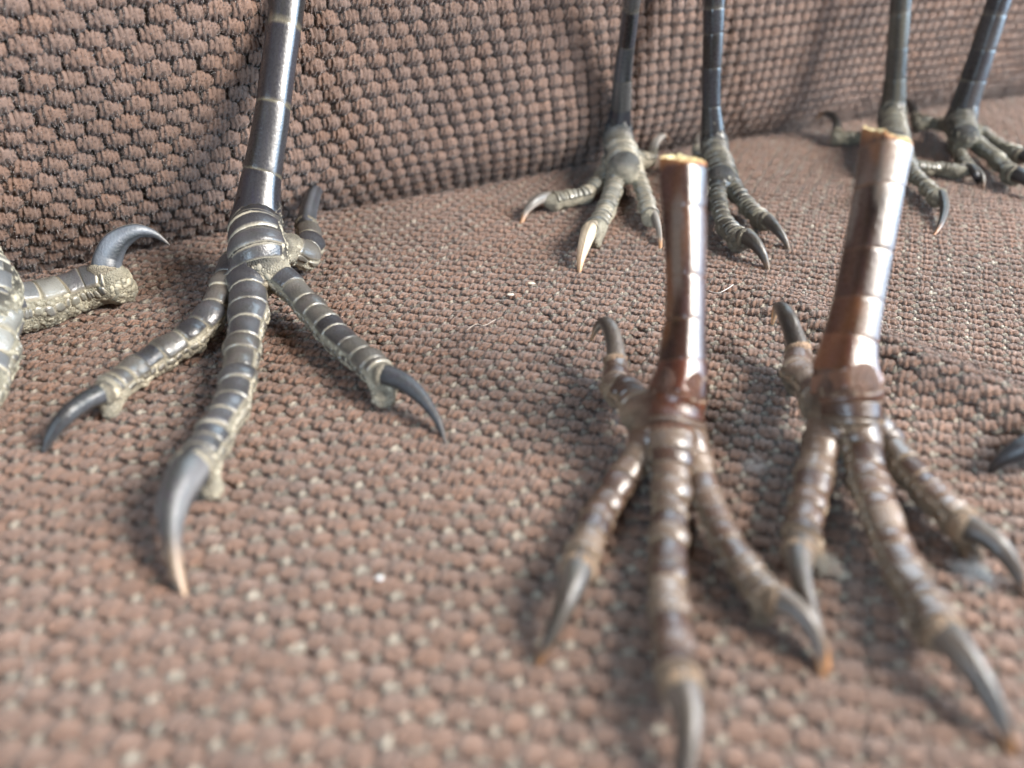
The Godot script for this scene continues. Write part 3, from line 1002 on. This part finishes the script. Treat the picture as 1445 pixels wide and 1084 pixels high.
	# the brown foot at right
	foot({
		"cell": 0.80, "base": Vector4(80.1, -0.0, -140.5, 0.00), "cut": true,
		"shank": [Vector4(80.1, 20.5, -145.7, 8.30), Vector4(79.9, 23.5, -148.2, 7.64), Vector4(81.0, 27.8, -151.9, 6.48), Vector4(83.8, 36.7, -159.1, 5.74), Vector4(86.5, 45.8, -166.5, 5.61), Vector4(89.9, 57.9, -176.2, 5.64), Vector4(91.8, 66.1, -182.5, 6.10)],
		"seams": [3.4, 11.5, 21.1, 33.3, 49.6],
		"hub": [Vector4(80.3, 18.7, -144.7, 7.46), Vector4(80.3, 15.8, -142.3, 7.62), Vector4(80.1, 13.4, -140.5, 6.09)],
		"toes": [
			["inner", [Vector4(76.4, 12.7, -141.9, 5.29), Vector4(73.3, 9.8, -136.9, 4.37), Vector4(69.4, 7.8, -128.7, 4.15), Vector4(65.5, 6.4, -120.2, 3.84), Vector4(61.0, 6.1, -110.6, 3.58)],
				[Vector4(58.2, 7.1, -105.0, 2.96), Vector4(56.6, 7.2, -98.3, 2.29), Vector4(56.7, 5.6, -91.7, 1.68), Vector4(57.8, 2.7, -86.6, 1.12), Vector4(58.8, -1.1, -82.9, 0.39)]],
			["middle", [Vector4(80.4, 14.4, -139.2, 6.03), Vector4(81.5, 11.2, -135.1, 4.82), Vector4(80.0, 8.7, -124.9, 4.38), Vector4(79.5, 7.4, -116.5, 4.14), Vector4(78.8, 6.5, -108.5, 3.91), Vector4(78.3, 6.4, -100.3, 3.95), Vector4(78.2, 7.0, -92.7, 4.17), Vector4(77.7, 7.3, -87.3, 4.29)],
				[Vector4(77.7, 8.2, -84.7, 3.57), Vector4(78.6, 8.2, -81.1, 3.05), Vector4(80.1, 6.9, -77.2, 2.50), Vector4(81.5, 4.8, -72.9, 1.92), Vector4(82.4, 2.5, -69.3, 1.24), Vector4(83.4, -0.5, -66.6, 0.47)]],
			["outer", [Vector4(85.9, 12.2, -143.3, 4.64), Vector4(90.5, 9.1, -140.5, 3.43), Vector4(91.4, 7.7, -131.9, 3.72), Vector4(94.0, 6.8, -124.1, 3.67), Vector4(95.7, 7.0, -115.2, 3.66)],
				[Vector4(95.6, 8.1, -111.6, 3.13), Vector4(97.7, 8.3, -108.9, 2.64), Vector4(99.8, 7.4, -106.2, 2.25), Vector4(102.4, 4.4, -103.2, 1.59), Vector4(104.2, 0.0, -98.4, 0.50)]],
			["hallux", [Vector4(76.8, 13.0, -149.2, 5.46), Vector4(79.4, 10.2, -163.5, 4.35), Vector4(77.8, 9.2, -169.1, 4.27), Vector4(81.5, 9.2, -178.3, 3.73)],
				[Vector4(81.3, 10.8, -179.9, 3.23), Vector4(80.8, 13.6, -184.7, 2.96), Vector4(79.9, 16.0, -188.0, 2.78), Vector4(79.6, 16.6, -192.1, 2.29), Vector4(79.3, 14.9, -195.7, 1.49), Vector4(78.9, 9.9, -195.4, 0.43)]],
		],
		"pads": [Vector4(64.5, 1.8, -106.7, 1.93), Vector4(97.5, 2.7, -109.4, 2.25), Vector4(79.1, 3.1, -171.1, 2.19)],
	}, {"skin": Color(0.17, 0.115, 0.075), "pale": Color(0.235, 0.175, 0.118), "shank_back": Color(0.05, 0.022, 0.014), "shank": [Color(0.105, 0.05, 0.033), Color(0.085, 0.03, 0.016), Color(0.055, 0.019, 0.011), Color(0.035, 0.015, 0.011), Color(0.04, 0.02, 0.016), Color(0.07, 0.045, 0.036)], "seam": Color(0.12, 0.06, 0.03), "toe": [Color(0.08, 0.048, 0.034), Color(0.105, 0.07, 0.051), Color(0.05, 0.028, 0.021), Color(0.13, 0.092, 0.068)], "edge": Color(0.26, 0.19, 0.125), "claw": Color(0.085, 0.066, 0.053), "tip": Color(0.34, 0.16, 0.06), "cuticle": Color(0.28, 0.18, 0.11), "flats": 0.55, "sides": 5.0, "wrap": 2.1, "step": 5.0, "thick": 0.42, "rim": 0.2, "scales": 2.6, "grains": 6.0, "grain_size": 0.7, "fat": 0.88},
		"brown cut-off foot with a flared pale shank end, right of the nearest brown foot", "dried bird feet standing on the sofa")
	# slim foot by the backrest
	foot({
		"cell": 1.00, "base": Vector4(50.7, -1.0, -332.4, 0.00), 
		"shank": [Vector4(52.2, 17.3, -372.4, 7.39), Vector4(52.2, 31.2, -366.9, 5.10), Vector4(50.7, 51.3, -358.2, 4.03), Vector4(50.3, 69.3, -349.6, 3.67), Vector4(49.8, 83.6, -342.1, 3.65), Vector4(49.1, 99.3, -333.1, 3.59), Vector4(46.9, 126.1, -315.1, 3.72)],
		"seams": [5.7, 16.9, 32.0, 49.1, 65.9],
		"hub": [Vector4(51.8, 16.6, -365.0, 7.96), Vector4(50.9, 15.5, -346.0, 9.29), Vector4(50.7, 13.8, -332.4, 8.69)],
		"toes": [
			["inner", [Vector4(46.4, 10.8, -343.8, 5.32), Vector4(42.0, 7.5, -337.6, 3.95), Vector4(33.6, 5.1, -322.3, 3.66), Vector4(26.1, 4.6, -319.2, 3.64), Vector4(18.9, 4.9, -314.8, 3.91)],
				[Vector4(16.5, 5.4, -317.0, 2.83), Vector4(12.2, 6.8, -312.3, 2.63), Vector4(8.4, 5.9, -307.7, 2.14), Vector4(5.6, 3.3, -304.5, 1.37), Vector4(3.5, -0.9, -299.1, 0.45)]],
			["middle", [Vector4(50.2, 13.1, -347.1, 6.68), Vector4(48.7, 9.6, -340.3, 5.12), Vector4(45.1, 7.2, -321.2, 4.75), Vector4(40.0, 6.4, -299.8, 4.65), Vector4(33.8, 6.8, -279.2, 4.67)],
				[Vector4(30.5, 7.9, -273.7, 3.48), Vector4(28.3, 8.2, -264.5, 2.98), Vector4(26.8, 6.9, -258.3, 2.40), Vector4(25.5, 4.3, -253.2, 1.58), Vector4(24.9, 0.4, -249.7, 0.53)]],
			["outer", [Vector4(56.9, 11.2, -353.4, 5.44), Vector4(58.4, 8.9, -345.4, 4.18), Vector4(58.9, 6.7, -329.1, 4.04), Vector4(58.0, 5.7, -307.4, 3.98), Vector4(57.5, 5.8, -293.9, 3.84)],
				[Vector4(58.7, 6.5, -294.6, 2.36), Vector4(59.1, 6.3, -288.1, 1.89), Vector4(59.5, 4.5, -282.0, 1.29), Vector4(58.9, 3.0, -274.1, 0.84), Vector4(58.4, 0.2, -269.3, 0.35)]],
			["hallux", [Vector4(58.8, 11.2, -354.4, 5.45), Vector4(64.0, 9.2, -358.8, 4.14), Vector4(69.3, 7.7, -367.1, 3.35)],
				[Vector4(70.9, 9.5, -373.9, 2.50), Vector4(72.6, 11.5, -379.3, 2.34), Vector4(76.4, 12.2, -387.1, 1.83), Vector4(80.4, 11.1, -394.8, 1.12), Vector4(83.0, 8.6, -399.9, 0.47)]],
		],
		"pads": [Vector4(33.4, 2.8, -274.4, 2.53), Vector4(19.7, 1.4, -316.5, 1.89)],
	}, {"skin": Color(0.26, 0.24, 0.185), "pale": Color(0.38, 0.34, 0.26), "shank_back": Color(0.13, 0.11, 0.08), "shank": [Color(0.04, 0.044, 0.05), Color(0.026, 0.028, 0.034), Color(0.05, 0.05, 0.05)], "seam": Color(0.075, 0.07, 0.058), "toe": [Color(0.22, 0.205, 0.165), Color(0.17, 0.165, 0.14), Color(0.27, 0.245, 0.19)], "edge": Color(0.07, 0.06, 0.045), "claw": Color(0.2, 0.18, 0.16), "tip": Color(0.42, 0.2, 0.08), "cuticle": Color(0.24, 0.21, 0.16), "flats": 0.3, "sides": 5.0, "wrap": 1.75, "step": 2.8, "thick": 0.55, "rim": 0.26, "scales": 0.0, "grains": 4.0, "grain_size": 0.6, "fat": 0.84, "pale_claw": Color(0.55, 0.45, 0.33), "pale_tip": Color(0.5, 0.29, 0.16)},
		"slim grey foot close to the backrest with a flaking cream middle claw", "dried bird feet standing on the sofa")
	# black-shanked foot beside it
	foot({
		"cell": 1.00, "base": Vector4(92.3, -0.2, -321.1, 0.00), 
		"shank": [Vector4(97.0, 16.8, -358.6, 6.48), Vector4(93.5, 33.2, -358.6, 4.48), Vector4(91.4, 47.3, -358.6, 4.22), Vector4(89.8, 62.2, -358.6, 4.43), Vector4(87.8, 79.2, -358.6, 4.61), Vector4(85.8, 97.8, -358.6, 4.61), Vector4(82.7, 127.0, -358.6, 5.07)],
		"seams": [6.7, 18.4, 35.6, 50.1, 59.7],
		"hub": [Vector4(95.9, 15.9, -350.0, 6.69), Vector4(93.9, 14.5, -333.3, 7.41), Vector4(92.3, 13.0, -321.1, 6.89)],
		"toes": [
			["middle", [Vector4(92.2, 12.4, -328.8, 5.11), Vector4(90.9, 9.4, -318.5, 4.07), Vector4(88.3, 6.8, -303.8, 3.94), Vector4(85.8, 6.4, -283.1, 4.01), Vector4(87.3, 6.9, -268.9, 4.40)],
				[Vector4(89.5, 8.7, -264.0, 3.51), Vector4(91.5, 8.1, -260.1, 2.81), Vector4(93.9, 5.3, -256.1, 1.86), Vector4(96.2, 0.1, -252.3, 0.53)]],
			["outer", [Vector4(96.3, 12.5, -328.5, 5.11), Vector4(97.6, 9.1, -318.5, 4.07), Vector4(100.0, 6.9, -303.5, 3.78), Vector4(101.8, 6.4, -290.1, 3.80)],
				[Vector4(103.5, 7.6, -284.7, 2.87), Vector4(105.3, 6.7, -277.4, 2.25), Vector4(107.8, 3.8, -273.5, 1.40), Vector4(109.7, -0.1, -270.7, 0.42)]],
			["inner", [Vector4(90.4, 12.1, -331.7, 4.83), Vector4(85.7, 8.5, -321.0, 3.79), Vector4(80.0, 6.3, -307.5, 3.67), Vector4(74.7, 5.7, -294.2, 3.55)],
				[Vector4(72.7, 6.9, -289.5, 2.62), Vector4(69.7, 6.0, -281.1, 2.00), Vector4(70.4, -0.3, -286.2, 0.59)]],
			["hallux", [Vector4(96.8, 9.9, -357.5, 4.47), Vector4(96.3, 6.8, -372.1, 3.21), Vector4(95.2, 6.2, -378.9, 3.08)],
				[Vector4(95.0, 8.1, -382.3, 2.37), Vector4(95.7, 9.8, -389.0, 2.03), Vector4(98.6, 9.9, -399.3, 1.51), Vector4(103.3, 7.5, -410.7, 0.58)]],
		],
		"pads": [Vector4(87.8, 3.0, -268.4, 2.49)],
	}, {"skin": Color(0.12, 0.11, 0.088), "pale": Color(0.2, 0.178, 0.135), "shank_back": Color(0.13, 0.11, 0.08), "shank": [Color(0.012, 0.013, 0.017), Color(0.017, 0.018, 0.021)], "seam": Color(0.075, 0.07, 0.058), "toe": [Color(0.05, 0.047, 0.038), Color(0.03, 0.029, 0.026)], "edge": Color(0.22, 0.2, 0.15), "claw": Color(0.07, 0.062, 0.055), "tip": Color(0.28, 0.19, 0.12), "cuticle": Color(0.24, 0.21, 0.16), "flats": 0.3, "sides": 5.0, "wrap": 1.75, "step": 3.0, "thick": 0.6, "rim": 0.26, "scales": 0.0, "grains": 4.0, "grain_size": 1.0, "fat": 0.84},
		"foot with a straight black shank partly hidden behind the nearest brown shank", "dried bird feet standing on the sofa")
	# foot behind the right brown one
	foot({
		"cell": 1.10, "base": Vector4(183.0, 0.9, -350.9, 0.00), 
		"shank": [Vector4(206.7, 15.9, -414.5, 7.33), Vector4(204.5, 27.7, -414.5, 5.89), Vector4(200.8, 45.4, -414.5, 5.00), Vector4(195.0, 72.8, -414.5, 4.98), Vector4(190.4, 94.3, -414.5, 4.82), Vector4(183.6, 128.1, -414.5, 5.21)],
		"seams": [8.6, 20.3, 35.8, 52.0],
		"hub": [Vector4(198.3, 15.8, -393.8, 7.76), Vector4(189.1, 14.7, -369.2, 8.06), Vector4(183.0, 13.3, -350.9, 7.07)],
		"toes": [
			["outer", [Vector4(191.9, 11.3, -366.8, 5.26), Vector4(193.9, 7.6, -356.2, 3.10), Vector4(201.2, 6.4, -355.6, 2.93), Vector4(208.6, 5.8, -356.3, 2.93), Vector4(214.4, 6.1, -352.2, 3.25)],
				[Vector4(218.7, 7.4, -353.5, 2.57), Vector4(220.9, 7.6, -348.7, 2.20), Vector4(222.4, 5.5, -343.6, 1.51), Vector4(221.6, 0.5, -338.1, 0.42)]],
			["middle", [Vector4(188.3, 11.4, -357.1, 5.14), Vector4(187.8, 8.2, -341.5, 3.49), Vector4(187.5, 7.2, -326.7, 3.37), Vector4(185.1, 7.5, -313.1, 3.72)],
				[Vector4(186.8, 8.5, -312.1, 2.62), Vector4(184.2, 7.4, -302.9, 2.11), Vector4(181.2, 5.8, -296.3, 1.64), Vector4(176.3, 3.7, -288.3, 1.17), Vector4(171.9, 0.4, -283.7, 0.36)]],
			["inner", [Vector4(187.0, 10.7, -361.6, 4.51), Vector4(181.0, 8.0, -350.5, 3.39), Vector4(172.0, 7.1, -334.7, 3.27), Vector4(164.2, 7.3, -320.9, 3.48)],
				[Vector4(161.3, 8.3, -316.0, 2.49), Vector4(158.0, 6.7, -310.0, 1.85), Vector4(160.3, 1.0, -313.1, 0.47)]],
			["hallux", [Vector4(193.7, 9.5, -390.0, 5.18), Vector4(195.0, 6.0, -409.3, 3.48), Vector4(186.5, 5.2, -412.0, 3.31), Vector4(178.5, 5.6, -410.7, 3.69)],
				[Vector4(179.8, 7.1, -416.4, 2.75), Vector4(181.2, 10.2, -422.3, 2.37), Vector4(181.5, 11.9, -430.7, 2.21), Vector4(179.9, 12.0, -436.6, 1.83), Vector4(178.9, 9.9, -441.7, 1.23), Vector4(177.3, 7.3, -441.1, 0.51)]],
		],
		"pads": [],
	}, {"skin": Color(0.18, 0.17, 0.135), "pale": Color(0.22, 0.2, 0.15), "shank_back": Color(0.13, 0.11, 0.08), "shank": [Color(0.03, 0.031, 0.028), Color(0.045, 0.045, 0.038)], "seam": Color(0.075, 0.07, 0.058), "toe": [Color(0.085, 0.08, 0.064), Color(0.045, 0.043, 0.037), Color(0.12, 0.11, 0.085)], "edge": Color(0.26, 0.24, 0.18), "claw": Color(0.05, 0.047, 0.043), "tip": Color(0.36, 0.17, 0.075), "cuticle": Color(0.24, 0.21, 0.16), "flats": 0.3, "sides": 5.0, "wrap": 1.75, "step": 3.0, "thick": 0.6, "rim": 0.26, "scales": 0.0, "grains": 4.0, "grain_size": 1.0, "fat": 0.84},
		"foot behind the flared brown shank end, its thin black hooked hind claw pointing left", "dried bird feet standing on the sofa")
	# foot at the top right
	foot({
		"cell": 1.10, "base": Vector4(231.7, 0.0, -384.8, 0.00), 
		"shank": [Vector4(239.5, 17.0, -405.9, 7.95), Vector4(239.0, 26.1, -405.9, 6.91), Vector4(239.1, 46.9, -405.9, 6.16), Vector4(239.0, 73.8, -405.9, 5.57), Vector4(239.6, 94.8, -405.9, 5.39), Vector4(242.3, 127.9, -405.9, 5.74)],
		"seams": [6.5, 19.9, 34.8, 50.3],
		"hub": [Vector4(236.2, 15.9, -398.7, 7.84), Vector4(231.7, 13.9, -384.8, 7.63)],
		"toes": [
			["inner", [Vector4(240.5, 10.0, -407.1, 4.60), Vector4(233.9, 6.9, -394.0, 3.37), Vector4(227.8, 5.9, -375.2, 3.06), Vector4(222.5, 6.3, -358.1, 3.12)],
				[Vector4(219.9, 7.7, -351.4, 2.38), Vector4(219.6, 6.3, -345.2, 1.85), Vector4(223.5, 1.0, -346.6, 0.51)]],
			["middle", [Vector4(241.6, 10.3, -400.4, 4.91), Vector4(244.4, 7.5, -389.5, 3.89), Vector4(241.0, 7.1, -366.6, 3.88), Vector4(235.4, 7.3, -345.4, 4.36)],
				[Vector4(233.7, 9.2, -336.5, 3.60), Vector4(234.9, 8.4, -329.0, 2.74), Vector4(238.2, 4.9, -325.7, 1.77), Vector4(239.9, 0.2, -322.2, 0.48)]],
			["outer", [Vector4(248.0, 10.1, -406.8, 4.60), Vector4(256.9, 7.9, -412.0, 3.69), Vector4(255.8, 6.7, -393.4, 3.55), Vector4(256.4, 6.7, -377.3, 4.16)],
				[Vector4(254.6, 8.5, -367.9, 3.35), Vector4(257.2, 7.8, -362.2, 2.62), Vector4(262.2, 4.2, -360.0, 1.57), Vector4(265.4, -0.3, -356.6, 0.52)]],
			["hallux", [Vector4(244.0, 9.4, -417.7, 5.10), Vector4(247.0, 6.5, -434.8, 3.46), Vector4(241.2, 6.1, -439.5, 3.70), Vector4(235.7, 6.5, -439.4, 4.31)],
				[Vector4(236.7, 7.9, -446.4, 3.12), Vector4(237.1, 10.1, -452.4, 2.73), Vector4(238.6, 11.6, -461.3, 2.13), Vector4(238.4, 11.6, -466.8, 1.50), Vector4(239.3, 8.2, -470.4, 0.54)]],
		],
		"pads": [],
	}, {"skin": Color(0.11, 0.105, 0.083), "pale": Color(0.18, 0.162, 0.12), "shank_back": Color(0.13, 0.11, 0.08), "shank": [Color(0.013, 0.014, 0.018), Color(0.02, 0.02, 0.022)], "seam": Color(0.075, 0.07, 0.058), "toe": [Color(0.06, 0.056, 0.045), Color(0.025, 0.024, 0.022), Color(0.085, 0.08, 0.062)], "edge": Color(0.24, 0.22, 0.16), "claw": Color(0.016, 0.016, 0.017), "tip": Color(0.035, 0.032, 0.03), "cuticle": Color(0.24, 0.21, 0.16), "flats": 0.3, "sides": 5.0, "wrap": 1.75, "step": 3.2, "thick": 0.6, "rim": 0.26, "scales": 0.0, "grains": 4.0, "grain_size": 1.0, "fat": 0.84},
		"black foot in the top right corner, its shank leaning right, two toes leaving the frame", "dried bird feet standing on the sofa")
	# foot cut by the left edge
	foot({
		"cell": 1.00, "base": Vector4(-152.9, -0.9, -186.9, 0.00), 
		"shank": [Vector4(-179.5, 23.9, -223.3, 10.32), Vector4(-177.9, 46.0, -223.3, 7.18), Vector4(-172.2, 72.8, -223.3, 6.10), Vector4(-164.3, 104.5, -223.3, 5.58)],
		"seams": [],
		"hub": [Vector4(-170.5, 23.3, -211.1, 12.10), Vector4(-158.3, 21.4, -195.5, 13.56), Vector4(-152.9, 17.8, -186.9, 11.82)],
		"toes": [
			["hallux", [Vector4(-159.6, 11.6, -200.4, 8.28), Vector4(-157.2, 9.8, -206.7, 7.39), Vector4(-152.7, 8.2, -211.9, 6.86), Vector4(-148.2, 7.5, -218.8, 6.10), Vector4(-142.7, 8.1, -224.3, 6.21), Vector4(-135.8, 9.1, -226.2, 6.71)],
				[Vector4(-136.8, 13.5, -226.7, 4.99), Vector4(-136.4, 16.5, -229.3, 4.88), Vector4(-134.3, 20.2, -231.4, 4.52), Vector4(-131.2, 22.6, -233.5, 3.81), Vector4(-126.6, 23.7, -235.8, 2.75), Vector4(-122.0, 21.5, -237.8, 1.45), Vector4(-118.0, 17.6, -237.5, 0.37)]],
			["inner", [Vector4(-153.6, 13.9, -187.5, 8.66), Vector4(-148.7, 10.1, -178.1, 7.63), Vector4(-143.7, 7.8, -165.3, 5.95), Vector4(-139.9, 7.3, -151.5, 5.07)],
				[Vector4(-138.4, 8.1, -146.0, 3.53), Vector4(-138.8, 7.4, -139.8, 2.58), Vector4(-143.6, 0.5, -138.7, 0.44)]],
			["middle", [Vector4(-166.0, 13.1, -197.8, 7.52), Vector4(-169.9, 9.1, -187.7, 6.27), Vector4(-169.5, 7.5, -171.0, 5.50), Vector4(-167.4, 7.4, -154.4, 5.14)],
				[Vector4(-166.9, 8.1, -150.4, 3.60), Vector4(-167.6, 7.4, -142.7, 2.61), Vector4(-171.7, 0.5, -138.8, 0.44)]],
		],
		"pads": [Vector4(-135.2, 4.3, -230.4, 4.91)],
	}, {"skin": Color(0.2, 0.19, 0.15), "pale": Color(0.36, 0.33, 0.25), "shank_back": Color(0.13, 0.11, 0.08), "shank": [Color(0.016, 0.016, 0.02), Color(0.022, 0.022, 0.025)], "seam": Color(0.15, 0.13, 0.09), "toe": [Color(0.1, 0.104, 0.108), Color(0.075, 0.077, 0.083), Color(0.15, 0.15, 0.138)], "edge": Color(0.38, 0.34, 0.26), "claw": Color(0.08, 0.09, 0.105), "tip": Color(0.05, 0.042, 0.04), "cuticle": Color(0.24, 0.21, 0.16), "flats": 0.3, "sides": 5.0, "wrap": 1.75, "step": 7.0, "thick": 0.42, "rim": 0.38, "scales": 3.0, "grains": 20.0, "grain_size": 1.0, "fat": 1.0},
		"big grey foot cut off by the left edge, showing its hooked blue-black hind claw", "dried bird feet standing on the sofa")
	# claw at the right edge
	foot({
		"cell": 1.10, "base": Vector4(190.8, -0.3, -155.3, 0.00), 
		"shank": [Vector4(200.2, 18.3, -164.7, 6.50), Vector4(193.9, 32.9, -164.7, 4.80), Vector4(183.1, 55.3, -164.7, 4.15), Vector4(170.1, 80.9, -164.7, 3.96)],
		"seams": [22.2, 42.6],
		"hub": [Vector4(197.6, 17.6, -161.6, 6.80), Vector4(194.1, 15.2, -158.0, 7.29), Vector4(190.8, 13.0, -155.3, 5.98)],
		"toes": [
			["middle", [Vector4(187.9, 12.6, -154.1, 5.41), Vector4(178.2, 9.1, -156.5, 4.97), Vector4(150.9, 13.9, -144.4, 4.52), Vector4(141.0, 9.6, -144.9, 4.37), Vector4(129.6, 8.8, -140.4, 4.46)],
				[Vector4(126.1, 9.1, -138.3, 3.73), Vector4(122.3, 8.9, -137.0, 3.29), Vector4(119.6, 7.3, -136.8, 2.46), Vector4(117.7, 4.9, -137.0, 1.62), Vector4(115.9, 1.4, -136.7, 0.35)]],
			["outer", [Vector4(187.1, 12.3, -150.8, 4.98), Vector4(174.7, 8.4, -138.7, 4.26), Vector4(155.1, 9.1, -120.4, 3.91)],
				[Vector4(150.2, 10.3, -116.6, 3.17), Vector4(146.3, 8.1, -112.8, 2.25), Vector4(148.5, 1.7, -112.9, 0.38)]],
			["inner", [Vector4(192.1, 12.3, -152.0, 5.01), Vector4(191.9, 8.0, -141.9, 4.33), Vector4(174.5, 11.5, -120.1, 4.03)],
				[Vector4(166.1, 15.6, -113.0, 3.05), Vector4(162.9, 14.9, -108.0, 2.20), Vector4(168.4, 7.9, -108.9, 0.37)]],
		],
		"pads": [],
	}, {"skin": Color(0.2, 0.18, 0.14), "pale": Color(0.4, 0.36, 0.275), "shank_back": Color(0.13, 0.11, 0.08), "shank": [Color(0.016, 0.016, 0.02), Color(0.022, 0.022, 0.025)], "seam": Color(0.15, 0.13, 0.09), "toe": [Color(0.048, 0.047, 0.05), Color(0.07, 0.064, 0.058), Color(0.034, 0.034, 0.038), Color(0.09, 0.084, 0.075)], "edge": Color(0.38, 0.34, 0.26), "claw": Color(0.036, 0.038, 0.043), "tip": Color(0.02, 0.02, 0.02), "cuticle": Color(0.24, 0.21, 0.16), "flats": 0.3, "sides": 5.0, "wrap": 1.75, "step": 7.0, "thick": 0.42, "rim": 0.38, "scales": 3.2, "grains": 9.0, "grain_size": 1.0, "fat": 1.0},
		"black curved claw on the end of a toe reaching in from the right edge", "dried bird feet standing on the sofa")

func build_lint() -> void:
	strand("white_hair", "thin white hair lying behind the nearest brown shank", [Vector4(68.4, 3.6, -230.4, 0.12), Vector4(70.7, 4.2, -227.6, 0.13), Vector4(73.8, 5.0, -228.8, 0.12), Vector4(77.1, 5.1, -232.3, 0.10)], Color(0.75, 0.72, 0.68))
	strand("pale_hair", "faint pale hair curling near the left bottom corner", [Vector4(-90.6, 4.2, -88.2, 0.12), Vector4(-89.3, 4.7, -84.8, 0.12), Vector4(-86.5, 4.4, -81.3, 0.11), Vector4(-85.3, 4.1, -77.9, 0.11), Vector4(-85.6, 3.7, -75.5, 0.11)], Color(0.4, 0.33, 0.28))
	strand("short_hair", "short pale hair on the seat right of the black outer claw", [Vector4(-14.1, 3.6, -203.4, 0.10), Vector4(-11.5, 4.0, -206.2, 0.10), Vector4(-8.7, 4.0, -205.4, 0.10), Vector4(-5.2, 3.7, -210.0, 0.09)], Color(0.5, 0.42, 0.36))
	fluff("grey-blue fluff between the middle and outer toes of the right brown foot", Vector4(91.4, 6.6, -100.2, 3.66), 110, Color(0.5, 0.53, 0.56))
	fluff("pale fluff clinging under the inner toe of the right brown foot", Vector4(64.0, 5.1, -103.8, 2.89), 100, Color(0.5, 0.47, 0.41))
	fluff("grey fluff behind the inner toe of the nearest brown foot", Vector4(28.6, 5.7, -153.7, 3.12), 70, Color(0.42, 0.43, 0.46))
	fluff("grey fluff between the nearest and the right brown foot", Vector4(57.8, 5.3, -134.5, 3.21), 60, Color(0.36, 0.36, 0.38))
	fluff("pale fluff beside the claw of the middle toe of the straight black-shanked foot", Vector4(88.0, 5.3, -261.9, 2.97), 40, Color(0.42, 0.38, 0.34))
	flake("small cream flake on the seat between the slim grey foot and the nearest brown foot", Vector4(6.9, 3.3, -236.7, 1.13), Color(0.5, 0.43, 0.34))
	flake("tiny white flake lower left of the cream flake on the seat", Vector4(-0.4, 3.2, -228.3, 0.98), Color(0.52, 0.47, 0.4))
	flake("shiny white speck on the open seat between the large black foot and nearest brown foot", Vector4(-27.2, 2.0, -103.5, 0.66), Color(0.72, 0.72, 0.72))
